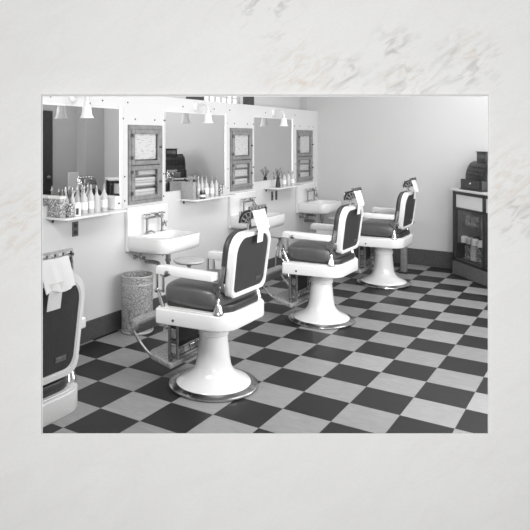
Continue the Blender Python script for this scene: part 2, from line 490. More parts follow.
def cabinet(i, a, b, lb):
    t = thing('wall_cabinet', lb, 'cabinet', (0, (a + b) / 2, CZ0), 0, 'grey wooden wall cabinets')
    hw = (b - a) / 2 - .002; H = CZ1 - CZ0 - .002
    fr = MB()
    fr.box(-.11, .014, -hw, -hw + .03, 0, H); fr.box(-.11, .014, hw - .03, hw, 0, H)
    fr.box(-.11, .014, -hw + .03, hw - .03, H - .035, H); fr.box(-.11, .014, -hw + .03, hw - .03, 0, .03)
    fr.box(-.115, -.105, -hw, hw, 0, H)
    fr.build('case', 'wood', t, 0)
    for (z0, z1, nm) in ((.345, H - .037, 'upper_door'), (.032, .340, 'lower_door')):
        d = MB(); w0 = hw - .032; st = .042
        d.box(0, .024, -w0, -w0 + st, z0, z1, .004, 1); d.box(0, .024, w0 - st, w0, z0, z1, .004, 1)
        d.box(0, .024, -w0 + st, w0 - st, z1 - st, z1, .004, 1); d.box(0, .024, -w0 + st, w0 - st, z0, z0 + st * .9, .004, 1)
        dd = d.build(nm, 'wood', t)
        MB().box(.006, .010, -w0 + st, w0 - st, z0 + st * .9, z1 - st).build('pane', 'pane', dd, 0)
        for zz in (z0 + .05, z1 - .07):
            MB().box(.022, .030, -w0 - .012, -w0 + .012, zz, zz + .03, .002, 1).build('hinge', 'dark', dd)
        MB().lathe([(0, 0), (.007, 0), (.006, .012), (.011, .02), (0, .026)], 12, Matrix.Translation((.024, w0 - st / 2, (z0 + z1) / 2)) @ Matrix.Rotation(PI / 2, 4, 'Y')).build('knob', 'dark', dd)
    for zz in (.145, .245): MB().box(-.105, -.005, -hw + .03, hw - .03, zz, zz + .008).build('shelf', 'wood', t, 0)
    return t
cab_labels = ['wall cabinet between the nearest two mirrors, above the nearest sink', 'middle wall cabinet, between the second mirror and the farthest mirror', 'farthest wall cabinet, close to the back wall']
ord3 = ['nearest', 'middle', 'farthest']
for i, ((a, b), lb) in enumerate(zip(CABS, cab_labels)):
    cabinet(i, a, b, 'grey wooden glazed ' + lb)
    hw = (b - a) / 2; yc = (a + b) / 2
    o = MB().box(0, .003, -hw + .085, hw - .085, .0, .245).build('notice', 'printed', None, 0)
    o.location = (-.004, yc, CZ0 + .395)
    tag(o, f'pale printed sheet behind the upper glass of the {ord3[i]} wall cabinet', 'paper', 'printed sheets in the cabinets')
    for k, (z0, h, x0) in enumerate(((.031, .095, 0), (.154, .075, 0), (.254, .038, .1))):
        tw = MB()
        n = 3
        for q in range(n): tw.box(-.095, -.012, -hw + .07 + x0, hw - .07, q * h / n + .001, (q + 1) * h / n, min(.008, h / n * .4), 2)
        o = tw.build('folded_towel', 'towel'); o.location = (0, yc, CZ0 + z0)
        tag(o, f'white folded towels on the {["bottom", "middle", "top"][k]} level of the lower part of the {ord3[i]} wall cabinet', 'towel', 'folded towels in the cabinets')

for i, (a, b) in enumerate(MIRS):
    yc = (-.20, 1.51, 3.215)[i]
    t = thing('wall_lamp', ('white bell-shaded bracket lamp above the ' + ['nearest mirror, left edge of the view', 'second mirror, above the bottles and the woven box', 'farthest mirror'][i]), 'lamp', (0, yc, 1.955), 0, 'bell lamps over the mirrors')
    MB().lathe([(0, 0), (.048, 0), (.046, .01), (.03, .02), (.018, .024), (0, .024)], 20, Matrix.Rotation(PI / 2, 4, 'Y')).build('wall_rose', 'porcelain', t)
    MB().tube(smooth_path([(.02, 0, 0), (.07, 0, .015), (.12, 0, .012), (.15, 0, -.02), (.15, 0, -.05)]), .011).build('arm', 'porcelain', t)
    MB().lathe([(.020, -.045), (.022, -.065), (.020, -.07)], 16, Matrix.Translation((.15, 0, 0))).build('socket', 'porcelain', t)
    MB().lathe([(.022, -.066), (.031, -.072), (.035, -.09), (.037, -.12), (.042, -.145), (.053, -.163), (.055, -.168), (.051, -.168), (.039, -.145), (.034, -.12), (.031, -.09), (.027, -.078), (.018, -.07)], 24, Matrix.Translation((.15, 0, 0)), False).build('bell_shade', 'shade', t)
    MB().lathe([(0, -.15), (.014, -.145), (.02, -.125), (.016, -.1), (.01, -.08), (0, -.075)], 14, Matrix.Translation((.15, 0, 0))).build('bulb', 'milk', t)
    MB().lathe([(0, 0), (.007, 0), (.009, .008), (0, .016)], 10, Matrix.Translation((.155, .02, -.055)) @ Matrix.Rotation(PI / 2, 4, 'Y')).build('switch_key', 'dark', t)

# ------------------------------------------------------------------ shelves and what stands on them
SHELF_Z = 1.042
SH = [(-.475, .235), (1.235, 2.005), (2.965, 3.74)]
for (a, b), w_ in zip(SH, ('nearest', 'second', 'farthest')):
    t = thing('glass_shelf', f'white narrow wall shelf below the {w_} mirror, holding bottles', 'shelf', (0, a, SHELF_Z), 0, 'shelves below the mirrors')
    L = b - a
    MB().prism(rounded([(.001, 0), (.2, 0), (.2, L), (.001, L)], [0, .035, .035, 0]), -.018, 0, .003, 1).build('board', 'porcelain', t)
    for yy in (.06, L - .18):
        MB().box(.0, .16, yy - .006, yy + .006, -.028, -.018, .002, 1).box(0, .012, yy - .008, yy + .008, -.05, -.018, .002, 1).build('bracket', 'dark', t)
def on_shelf(o, x, y): o.location = (x, y, SHELF_Z)
def bottle(kind, h, r, x, y, label, mt='lotion_pale', lab='label'):
    t = thing('tonic_bottle', label, 'bottle', (x, y, SHELF_Z), 0, 'tonic bottles on the shelves')
    s = h / .2
    MB().lathe([(0, .001), (r * .96, .001), (r, .006), (r, .105 * s), (r * .9, .118 * s), (r * .45, .138 * s), (.0085, .15 * s), (.0085, .165 * s), (0, .165 * s)], 16).build('body', mt, t)
    if lab: MB().lathe([(r + .0008, .03 * s), (r + .0008, .085 * s)], 16, None, False).build('paper_label', lab, t)
    if kind == 'spout':
        MB().lathe([(.010, .160 * s), (.011, .172 * s), (.006, .18 * s), (.003, .2 * s), (0, .202 * s)], 12).build('pouring_spout', 'dull', t)
    else:
        MB().lathe([(.011, .160 * s), (.012, .185 * s), (.010, .19 * s), (0, .19 * s)], 12).build('cap', 'dark', t)
    return t
def yx(px, X):   # the wall position seen at column px, X metres from the wall
    d = FW + RT * ((px - PX) / F); k = (X - CX) / d.x; return CY + k * d.y
def row(lst, shelfname):
    for px, kind, h, r, x, mt, lab, txt in lst:
        bottle(kind, h, r, x, yx(px, x), f'{txt} on the {shelfname} shelf', mt, lab)
row([(62.3, 'spout', .20, .018, .03, 'lotion_mid', None, 'slim grey bottle close behind the printed tissue box'),
     (65.8, 'spout', .222, .022, .085, 'lotion_mid', 'label', 'tall grey bottle just right of the printed tissue box'),
     (69, 'cap', .17, .02, .035, 'lotion_dark', None, 'dark capped bottle behind the small dark carton'),
     (72.6, 'spout', .21, .021, .05, 'lotion_pale', None, 'clear spouted bottle behind the black and white carton'),
     (77.5, 'spout', .222, .023, .055, 'lotion_mid', 'label', 'grey spouted bottle at the right rear of the black-panelled carton'),
     (84.0, 'spout', .215, .03, .085, 'lotion_pale', 'label', 'broad pale bottle right of the black and white carton'),
     (91.0, 'spout', .225, .026, .08, 'lotion_pale', 'label', 'pale bottle with a white label, third from the white tin'),
     (96.8, 'spout', .21, .026, .09, 'lotion_pale', None, 'pale unlabelled bottle, second from the white tin'),
     (104.2, 'spout', .225, .027, .10, 'lotion_pale', 'label', 'pale cone-necked bottle next to the white tin')], 'nearest')
row([(191.8, 'spout', .21, .018, .03, 'lotion_pale', None, 'slim pale bottle behind the woven box'),
     (195.2, 'cap', .2, .018, .075, 'lotion_dark', None, 'dark capped bottle at the right rear of the woven box'),
     (198.4, 'spout', .21, .02, .06, 'lotion_pale', 'label', 'pale bottle left behind the small dark jar'),
     (202, 'spout', .215, .02, .05, 'lotion_pale', None, 'pale bottle directly behind the small dark jar'),
     (206.3, 'spout', .21, .025, .08, 'lotion_pale', 'label', 'pale bottle just right of the small dark jar'),
     (212, 'spout', .2, .024, .09, 'lotion_pale', 'label', 'pale bottle second from the grey tin'),
     (216.3, 'spout', .2, .022, .085, 'lotion_pale', None, 'pale bottle next to the grey tin')], 'second')
row([(284.4, 'spout', .18, .024, .09, 'lotion_pale', 'label', 'pale bottle next to the dark flower vase'),
     (288.6, 'spout', .19, .025, .09, 'lotion_pale', None, 'pale unlabelled bottle between two labelled ones'),
     (292.6, 'spout', .18, .025, .09, 'lotion_pale', 'label', 'pale bottle farthest right')], 'farthest')
def boxthing(name, dims, mt, x, y, label, cat, rz=0, lid=None, bev=.004):
    t = thing(name, label, cat, (x, y, SHELF_Z), rz)
    dx, dy, h = dims
    MB().box(-dx / 2, dx / 2, -dy / 2, dy / 2, .0005, h, bev, 2).build('body', mt, t)
    if lid: MB().box(-dx / 2 - .002, dx / 2 + .002, -dy / 2 - .002, dy / 2 + .002, h - .012, h + .008, .003, 1).build('lid', lid, t)
    return t
t = boxthing('tissue_box', (.135, .06, .15), 'filigree', .072, -.437, 'square box printed with filigree at the left end of the nearest shelf', 'box', lid='grayedge')
boxthing('carton', (.04, .045, .10), 'carton', .155, yx(69.8, .155), 'small dark printed carton right of the tissue box', 'box')
t = boxthing('carton', (.03, .06, .095), 'label', .145, yx(77, .145), 'small white carton with a black panel, before the grey bottles', 'box')
MB().box(.0152, .0165, -.026, .002, .012, .06).build('black_panel', 'label_dark', t, 0)
t = boxthing('tin', (.09, .085, .10), 'porcelain', .06, yx(115.3, .06) - .01, 'white square tin with a dark knob at the right end of the nearest shelf', 'tin', lid='porcelain')
MB().lathe([(0, 0), (.006, 0), (.008, .008), (0, .012)], 10, Matrix.Translation((.045, .0, .05)) @ Matrix.Rotation(PI / 2, 4, 'Y')).build('knob', 'dark', t)
boxthing('woven_box', (.145, .05, .16), 'weave', .082, 1.272, 'grey woven box at the left end of the second shelf', 'box', lid='weave')
t = thing('jar', 'small dark jar with a pale label, in front of bottles on the second shelf', 'jar', (.16, yx(202.5, .16), SHELF_Z))
MB().lathe([(0, .0005), (.028, .0005), (.03, .006), (.03, .055), (.024, .065), (0, .065)], 18).build('body', 'label_dark', t)
MB().lathe([(.0308, .016), (.0308, .04)], 18, None, False).build('paper_label', 'label', t)
MB().lathe([(.026, .063), (.027, .08), (0, .082)], 18).build('lid', 'dull', t)
t = thing('tin', 'grey round tin at the right end of the second shelf', 'tin', (.09, yx(220, .09), SHELF_Z))
MB().lathe([(0, .0005), (.03, .0005), (.03, .1), (0, .1)], 18).build('body', 'carton', t)
MB().lathe([(.031, .09), (.031, .108), (0, .11)], 18).build('lid', 'dull', t)
t = thing('flower_vase', 'dark slim vase with a loose spray of flowers on the farthest shelf', 'vase', (.1, yx(278, .1), SHELF_Z))
MB().lathe([(0, .0005), (.028, .0005), (.03, .02), (.024, .07), (.02, .1), (.024, .115), (.018, .112), (0, .1)], 18).build('body', 'label_dark', t)
fl = MB(); st = MB()
for k in range(14):
    a = k * 2.4; rr = .03 + .012 * (k % 3); h = .17 + .022 * (k % 4)
    p = (rr * math.cos(a), rr * math.sin(a), h)
    st.tube(smooth_path([(0, 0, .1), (p[0] * .4, p[1] * .4, .14), p], 3), .0016, 5)
    fl.lathe([(0, -.006), (.008, -.003), (.012, .004), (.006, .006), (0, .004)], 8, Matrix.Translation(p))
st.build('stems', 'dark', t); fl.build('blossoms', 'lotion_mid', t)

# outlets
for (ya, z0, wd, lb) in ((-.178, .86, .066, 'dark double outlet plate on the wall below the nearest shelf'),):
    t = thing('outlet_plate', lb, 'outlet', (0, ya, z0))
    MB().box(0, .006, -wd / 2, wd / 2, 0, .115, .002, 1).build('plate', 'plate', t)
    for zz in (.03, .085): MB().lathe([(0, 0), (.017, 0), (.016, .003), (0, .003)], 14, Matrix.Translation((.006, 0, zz)) @ Matrix.Rotation(PI / 2, 4, 'Y')).build('socket', 'black', t)
for yy, lb in ((3.19, 'left of the two narrow dark switch plates below the farthest shelf'), (3.30, 'right of the two narrow dark switch plates below the farthest shelf')):
    t = thing('switch_plate', lb, 'switch', (0, yy, .87), 0, 'switch plates below the farthest shelf')
    MB().box(0, .006, -.026, .026, 0, .11, .002, 1).build('plate', 'plate', t)
    MB().box(.006, .016, -.006, .006, .045, .065, .002, 1).build('toggle', 'black', t)

# ------------------------------------------------------------------ sinks
def make_sink(loc, label):
    t = thing('wall_sink', label, 'sink', loc, 0, 'white sinks along the mirror wall')   # origin on the wall, on the floor line
    hw, D, Z = .292, .445, .787
    # splash panel with rounded upper corners
    MB().prism(rounded([(-hw, .648), (hw, .648), (hw, 1.03), (-hw, 1.03)], [.01, .01, .03, .03]), 0, .035, .006, 2,
               Matrix(((0, 0, 1, 0), (1, 0, 0, 0), (0, 1, 0, 0), (0, 0, 0, 1)))).build('splashback', 'porcelain', t)
    # basin: lofted rings, outside then inside of the bowl
    def rect(x0, x1, y0, y1, r, z, n=5):
        return [(p[0], p[1], z) for p in rounded([(x0, y0), (x1, y0), (x1, y1), (x0, y1)], r, n)]
    R = [.01, .11, .11, .01]
    loops = [rect(.034, D - .05, -hw + .03, hw - .03, R, .650), rect(.034, D - .012, -hw + .006, hw - .006, R, .665), rect(.034, D, -hw, hw, R, .70),
             rect(.034, D, -hw, hw, R, Z - .012), rect(.036, D - .006, -hw + .006, hw - .006, R, Z), rect(.12, D - .035, -hw + .045, hw - .045, [.06, .1, .1, .06], Z),
             rect(.128, D - .045, -hw + .055, hw - .055, [.06, .1, .1, .06], Z - .015), rect(.16, D - .08, -hw + .1, hw - .1, [.05, .08, .08, .05], .69), rect(.2, D - .14, -hw + .17, hw - .17, [.03, .04, .04, .03], .676)]
    b = bmesh.new(); V = [[b.verts.new(p) for p in L] for L in loops]
    for A, B in zip(V, V[1:]):
        for k in range(len(A)):
            j = (k + 1) % len(A); b.faces.new((A[k], A[j], B[j], B[k]))
    b.faces.new(list(reversed(V[0]))); b.faces.new(V[-1])
    bmesh.ops.recalc_face_normals(b, faces=b.faces)
    MB().join(b).build('basin', 'porcelain', t, 50)
    MB().lathe([(0, .676), (.022, .676), (.02, .681), (0, .681)], 14, Matrix.Translation((.25, 0, 0))).build('drain', 'dull', t)
    # mixing faucet: two risers, cross bar, four-arm handles
    fc = MB()
    for s in (-.09, .13):
        fc.tube([(.085, s, Z - .005), (.085, s, .93)], .011, 10)
        fc.lathe([(0, 0), (.024, 0), (.022, .008), (.012, .016)], 14, Matrix.Translation((.085, s, Z - .004)))
        fc.lathe([(.012, -.01), (.016, 0), (.012, .012), (.008, .03)], 12, Matrix.Translation((.085, s, .93)))
    fc.tube([(.085, -.09, .925), (.085, .13, .925)], .009, 8)
    fc.tube(smooth_path([(.085, .02, .925), (.11, .02, .945), (.16, .02, .93), (.175, .02, .89)], 4), .009, 8)
    fc.tube(smooth_path([(.085, -.09, .80), (.13, -.085, .815), (.165, -.08, .80)], 4), .008, 8)
    fc.tube([(.085, .13, .86), (.115, .13, .86)], .009, 8)
    fb = fc.build('faucet', 'dull', t)
    for (y, x, z, ax) in ((-.09, .085, .955, 'Z'), (.13, .085, .955, 'Z'), (.02, .085, .955, 'Z'), (.13, .12, .86, 'X')):
        h = MB(); rot = Matrix.Rotation(PI / 2, 4, 'Y') if ax == 'X' else Matrix.Identity(4)
        T = Matrix.Translation((x, y, z)) @ rot
        for k in range(4):
            a = k * PI / 2 + .5
            p = T @ Vector((.03 * math.cos(a), .03 * math.sin(a), .002))
            h.tube([T @ Vector((0, 0, 0)), p], .005, 6, [.004, .007])
        h.lathe([(0, -.012), (.009, -.012), (.009, .008), (0, .012)], 10, T)
        h.build('cross_handle', 'dull', fb)
    # trap and stop valves below
    tr = MB()
    tr.lathe([(.045, .655), (.04, .635), (.022, .62), (.022, .57), (.026, .565), (.026, .55), (.02, .545)], 14, Matrix.Translation((.25, 0, 0)))
    tr.tube(smooth_path([(.25, 0, .56), (.25, 0, .46), (.23, 0, .425), (.19, 0, .42), (.165, 0, .45), (.15, 0, .5), (.12, 0, .52), (.0, 0, .52)], 5), .018, 10)
    tp = tr.build('trap', 'dull', t)
    for s in (-.16, .1):
        v = MB()
        v.tube([(.0, s, .585), (.075, s, .585)], .009, 8)
        v.tube([(.075, s, .57), (.075, s, .655)], .008, 8)
        v.lathe([(0, 0), (.02, 0), (.018, .008), (.009, .012)], 12, Matrix.Translation((.001, s, .585)) @ Matrix.Rotation(PI / 2, 4, 'Y'))
        v.lathe([(.013, -.015), (.015, 0), (.013, .015)], 10, Matrix.Translation((.075, s, .585)))
        vv = v.build('stop_valve', 'dull', t)
        h = MB(); h.tube([(.075, s, .585), (.12, s - .01, .585)], .006, 8)
        for k in range(4):
            a = k * PI / 2 + .3; h.tube([(.12, s - .01, .585), (.12, s - .01 + .022 * math.cos(a), .585 + .022 * math.sin(a))], .005, 6)
        h.build('valve_handle', 'dull', vv)
    return t
sk = make_sink((0, .71, 0), 'white porcelain wall sink below the nearest wall cabinet, above the patterned waste can')
dup(sk, (0, 2.43, 0), 'white porcelain wall sink below the middle wall cabinet, behind the nearest full chair')
dup(sk, (0, 4.155, 0), 'white porcelain wall sink below the farthest wall cabinet, next to the back wall')

# ------------------------------------------------------------------ stools swung out from the wall under the sinks
def make_stool(loc, label):
    t = thing('swing_stool', label, 'stool', loc, 0, 'swing stools under the sinks')
    MB().lathe([(0, .585), (.05, .586), (.115, .594), (.132, .606), (.130, .618), (.11, .622), (.05, .614), (0, .612)], 28).build('seat', 'stool', t)
    MB().lathe([(.05, .587), (.03, .575), (.016, .565), (.016, .40), (.022, .39), (.022, .37), (0, .365)], 14).build('screw_post', 'dull', t)
    MB().tube(smooth_path([(-.06, -.085, .23), (-.02, -.085, .235), (-.005, -.085, .30), (-.005, -.082, .44), (-.002, -.05, .51), (0, 0, .53), (0, .06, .505), (0, .12, .42), (0, .17, .3), (0, .2, .02), ], 6), .009, 8).build('bent_support', 'chrome', t)
    MB().tube(smooth_path([(-.06, -.085, .23), (-.12, -.09, .2), (-.16, -.1, .1), (-.18, -.11, .012)], 5), .009, 8).build('rear_support', 'chrome', t)
    MB().tube(smooth_path([(0, 0, .38), (.06, -.02, .33), (.14, -.05, .15), (.17, -.06, .012)], 5), .009, 8).build('front_support', 'chrome', t)
    return t
so = make_stool((.572, .572, 0), 'round pale stool behind the arm of the nearest full chair, by the first sink')
dup(so, (.572, 2.26, 0), 'round pale stool between the nearest full chair and the chair behind it')
dup(so, (.572, 3.93, 0), 'round pale stool under the farthest sink, beyond the arm of the second full chair')

# ------------------------------------------------------------------ waste can
t = thing('waste_can', 'round embossed pale metal waste can against the wall below the nearest sink', 'waste can', (.168, .385, 0))
MB().lathe([(0, .001), (.130, .001), (.133, .01), (.133, .475), (.127, .475), (.125, .02), (0, .018)], 40).build('body', 'tin', t)
for z, r_ in ((.477, .136), (.41, .135), (.015, .136)):
    MB().lathe([(r_ - .007, z - .006), (r_, z - .006), (r_ + .002, z), (r_, z + .006), (r_ - .007, z + .006)], 40, None, False).build('band', 'stool', t)

# ------------------------------------------------------------------ barber chairs (facing the mirrors, -X)
def make_chair(loc, label, rz=0.):
    t = thing('barber_chair', label, 'barber chair', loc, rz, 'white barber chairs')
    # round base
    MB().lathe([(.240, .001), (.292, .001), (.297, .008), (.295, .016), (.285, .022), (.24, .030)], 56, None, False).build('base_ring', 'ringmetal', t)
    MB().lathe([(.248, .012), (.248, .028), (.240, .038), (.20, .054), (.158, .078), (.132, .106), (.117, .14), (.107, .20), (.099, .28), (.094, .338), (.102, .343), (.102, .372), (.094, .378), (.092, .45), (0, .45)], 48).build('pedestal', 'porcelain', t)
    # enamelled seat frame, wider in front, rounded behind
    pts = rounded([(-.235, -.335), (.275, -.275), (.275, .275), (-.235, .335)], [.02, .13, .13, .02], 10)
    sf = MB().prism(pts, .448, .546, .010, 3)
    ins = rounded([(-.226, -.322), (.266, -.264), (.266, .264), (-.226, .322)], [.02, .125, .125, .02], 10)
    sf.prism(ins, .546, .554, .004, 2)
    fr = sf.build('seat_frame', 'porcelain', t)
    MB().lathe([(0, 0), (.009, 0), (.007, .006), (0, .007)], 12, Matrix.Translation((-.10, -.3185, .482)) @ Matrix.Rotation(PI / 2, 4, 'X')).build('lubricator_cap', 'dark', fr)
    # dark seat bed and cushion
    MB().prism(rounded([(-.20, -.27), (.25, -.225), (.25, .225), (-.20, .27)], [.03, .1, .1, .03], 5), .55, .60, .01, 2).build('seat_bed', 'leather', t)
    b = bmesh.new(); bmesh.ops.create_uvsphere(b, u_segments=40, v_segments=24, radius=1)
    def sp(v, e): return math.copysign(abs(v) ** e, v)
    for v in b.verts:
        c = v.co.copy(); r_ = math.hypot(c.x, c.y); 
        cx, cy = (c.x / r_, c.y / r_) if r_ > 1e-6 else (0, 0)
        k = r_ ** .42
        X, Y, Zz = sp(cx, .35) * k, sp(cy, .35) * k, sp(c.z, .62)
        m_ = max(abs(X), abs(Y), 1e-6)
        v.co = Vector((X * .222 - .008, Y * .288, .632 + Zz * .078 + .014 * (1 - X * X) * (c.z > 0)))
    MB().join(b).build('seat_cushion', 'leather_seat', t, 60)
    # arms
    for s in (-1, 1):
        y = s * .302
        a = MB().prism(rounded([(-.222, .756), (.205, .756), (.205, .805), (-.222, .812)], [.012, .008, .008, .02], 4), -.036, .036, .006, 2,
                       Matrix.Translation((0, y, .009)) @ Matrix(((1, 0, 0, 0), (0, 0, -1, 0), (0, 1, 0, 0), (0, 0, 0, 1))))
        if s > 0:
            a.prism(rounded([(-.14, .615), (.185, .615), (.185, .76), (-.17, .76)], [.05, .01, .005, .005], 4), -.012, .03, .004, 1,
                    Matrix.Translation((0, y, .009)) @ Matrix(((1, 0, 0, 0), (0, 0, -1, 0), (0, 1, 0, 0), (0, 0, 0, 1))))
        ar = a.build('armrest', 'porcelain', t)
        # small ornamental boss on the outer face
        MB().lathe([(0, 0), (.016, 0), (.012, .006), (.005, .008), (0, .008)], 12, Matrix.Translation((-.13, y + s * .0355, .779)) @ Matrix.Rotation(-s * PI / 2, 4, 'X') @ Matrix.Diagonal((1.6, 1, 1, 1))).build('boss', 'dull', ar)
        # front bracket: an upright frame with a diagonal strut
        br = MB()
        br.tube([(-.19, s * .30, .55), (-.235, s * .30, .66)], .011, 10, [.016, .009])
        br.box(-.246, -.234, s * .30 - .006, s * .30 + .006, .645, .76); br.box(-.196, -.184, s * .30 - .006, s * .30 + .006, .655, .76)
        br.box(-.246, -.184, s * .30 - .006, s * .30 + .006, .645, .658)
        br.lathe([(0, -.014), (.014, -.012), (.017, 0), (.014, .012), (0, .014)], 12, Matrix.Translation((-.24, s * .30, .652)) @ Matrix.Rotation(PI / 2, 4, 'X'))
        br.build('front_bracket', 'chrome', t)
        # rear bell-shaped bracket and hinge plate up to the back
        rb = MB().lathe([(.036, .55), (.036, .558), (.030, .572), (.023, .598), (.014, .622), (.015, .634), (.009, .646), (.012, .664), (0, .674)], 18, Matrix.Translation((.19, s * .245, 0)))
        rb.build('rear_bracket', 'chrome', t)
        hp = MB()
        hp.tube(smooth_path([(.19, s * .252, .655), (.205, s * .256, .71), (.222, s * .258, .77), (.235, s * .256, .85)], 4), .014, 10)
        hp.box(.15, .245, s * .252 - .008, s * .252 + .008, .69, .745, .006, 2)
        hp.lathe([(0, -.012), (.03, -.012), (.034, 0), (.03, .012), (0, .012)], 16, Matrix.Translation((.19, s * .258, .715)) @ Matrix.Rotation(PI / 2, 4, 'X'))
        hp.build('hinge_plate', 'dull', t)
    # reclined back: local outline in (Y, up), swung 8 degrees about its lower rear edge
    T = Matrix.Translation((.262, 0, .645)) @ Matrix.Rotation(math.radians(7.5), 4, 'Y') @ Matrix(((0, 0, 1, 0), (1, 0, 0, 0), (0, 1, 0, 0), (0, 0, 0, 1)))
    def ol2(e, h): return rounded([(-.222 + e, e), (.221 - e, e), (.231 - e, h - e), (-.236 + e, h - e)], [.05, .05, .10 - e * .5, .115 - e * .5], 8)
    H = .40
    bk = MB().ring(ol2(0, H), ol2(.028, H), -.045, 0., T).ring(ol2(.005, H), ol2(.023, H), -.005, .005, T)
    bf = bk.build('back_frame', 'porcelain', t, 40)
    MB().prism(ol2(.026, H), -.02, -.004, 0, 1, T).build('back_panel', 'leather', t)
    bd = MB()
    bd.box(-.03, .03, .066, .086, -.004, -.0015, 0, 1, T @ Matrix.Translation((.12, 0, 0)))
    for k in range(5): bd.box(.094 + k * .0105, .1 + k * .0105, .071 + .002 * (k % 2), .081, -.0015, 0., 0, 1, T)
    bd.build('back_maker_badge', 'dull', t)
    MB().prism(ol2(-.003, H), -.094, -.045, .024, 4, T).build('back_cushion', 'leather', t, 50)
    # headrest
    hd = thing('headrest', '', '', (0, 0, 0)); del hd['label'], hd['category']; hd.parent = t
    MB().box(.262, .276, -.02, .02, 1.02, 1.16, .004, 1).build('post', 'chrome', hd)
    def slotted(y0, y1, nslot, z0, z1, x0, x1):
        sb = MB(); L = y1 - y0; step = L / nslot; rim = (z1 - z0) * .3
        sb.box(x0, x1, y0, y1, z0, z0 + rim); sb.box(x0, x1, y0, y1, z1 - rim, z1)
        for k in range(nslot + 1):
            yy = y0 + k * step; sb.box(x0, x1, max(y0, yy - step * .16), min(y1, yy + step * .16), z0 + rim, z1 - rim)
        return sb
    slotted(-.075, .145, 5, 1.168, 1.200, .305, .317).build('slotted_bar', 'dull', hd)
    # side arc plates with slots: quarter rings and spokes
    for yy in (-.075, .139):
        ctr = Vector((.325, yy, 1.097)); sw = Matrix(((1, 0, 0, 0), (0, 0, -1, 0), (0, 1, 0, 0), (0, 0, 0, 1)))
        def arc(b_, r0, r1, y0, y1, a0=92, a1=182, n=14):
            A = [math.radians(a0 + (a1 - a0) * k / n) for k in range(n + 1)]
            b_.prism([(ctr.x + r1 * math.cos(q), ctr.z + r1 * math.sin(q)) for q in A] + [(ctr.x + r0 * math.cos(q), ctr.z + r0 * math.sin(q)) for q in reversed(A)], y0, y1, 0, 1, Matrix.Translation((0, yy, 0)) @ sw)
        pl_ = MB(); arc(pl_, .012, .078, -.003, .003)
        plate = pl_.build('arc_plate', 'chrome', hd)
        dk = MB(); arc(dk, .074, .086, -.006, .006)
        dk.build('dark_rim', 'black', plate)
        sl_ = MB()
        for k, a0 in enumerate((98, 127, 156)):
            arc(sl_, .044, .068, -.005, .005, a0, a0 + 18, 4); arc(sl_, .022, .036, -.005, .005, a0, a0 + 15, 3)
        sl_.build('slots', 'black', plate)
    MB().box(.225, .238, -.055, .12, 1.10, 1.165, .005, 2).build('pad', 'dull', hd)
    # footrest: hangers, ladder of rungs, foot plate, curved rails, calf bar
    ft = thing('footrest', '', '', (0, 0, 0)); del ft['label'], ft['category']; ft.parent = t
    for s in (-1, 1):
        h = MB()
        for x0 in (-.222, -.158): h.box(x0, x0 + .016, s * .2 - .007, s * .2 + .007, .13 if x0 < -.2 else .19, .45, .003, 1)
        h.box(-.222, -.142, s * .2 - .006, s * .2 + .006, .30, .312); h.box(-.222, -.142, s * .2 - .006, s * .2 + .006, .20, .215)
        hg = h.build('hanger', 'dull', ft)
        hb = MB()
        for z0 in (.225, .322): hb.box(-.200, -.164, s * .2 - .004, s * .2 + .004, z0, z0 + .065, .003, 1)
        hb.build('bright_insert', 'chrome', hg)
        MB().tube(smooth_path([(-.225, s * .205, .155), (-.32, s * .205, .165), (-.40, s * .205, .205), (-.47, s * .205, .265), (-.525, s * .205, .34), (-.53, s * .205, .375), (-.50, s * .2, .385)], 5), .010, 10).build('curved_rail', 'dull', ft)
    sl = Matrix.Translation((-.195, 0, .12)) @ Matrix.Rotation(math.radians(13), 4, 'Y')
    MB().prism(rounded([(-.21, -.215), (0, -.215), (0, .215), (-.21, .215)], [.05, .01, .01, .05], 5), 0, .042, .012, 3, sl).build('foot_plate', 'castiron', ft)
    ld = MB()
    ld.box(-.205, -.19, -.2, .2, .172, .186); ld.box(-.205, -.19, -.2, .2, .236, .248)
    for k in range(6): ld.box(-.203, -.192, -.19 + k * .066, -.135 + k * .066, .19, .232, .004, 1)
    ld.build('slotted_rail', 'chrome', ft)
    MB().box(-.23, -.222, -.19, .19, .2, .45).build('calf_panel', 'leather', ft)
    cb = MB().box(-.034, .034, -.215, .215, -.062, .062, .025, 3, Matrix.Translation((-.52, 0, .345)) @ Matrix.Rotation(math.radians(30), 4, 'Y'))
    cb.build('toe_bar', 'castiron', ft)
    return t
CH = [((1.335, -1.975, 0), 0.), ((1.323, -.224, 0), math.radians(0)), ((1.332, 1.565, 0), 0.), ((1.351, 3.30, 0), 0.)]
c0 = make_chair(CH[1][0], 'white barber chair nearest the middle, seen whole, beside the patterned waste can', CH[1][1])
nc = dup(c0, CH[0][0], 'white barber chair in the left foreground, cut off by the left edge of the view')
for q in nc.children:                        # its headrest is set lower, its back is longer
    if q.name.startswith('headrest'): q.location.z = -.035
    if q.name.startswith('back_'): q.scale.z = 1.12; q.location.z = -.107
dup(c0, CH[2][0], 'white barber chair second from the back wall, in front of the middle sink')
dup(c0, CH[3][0], 'white barber chair farthest back, closest to the bare back wall')

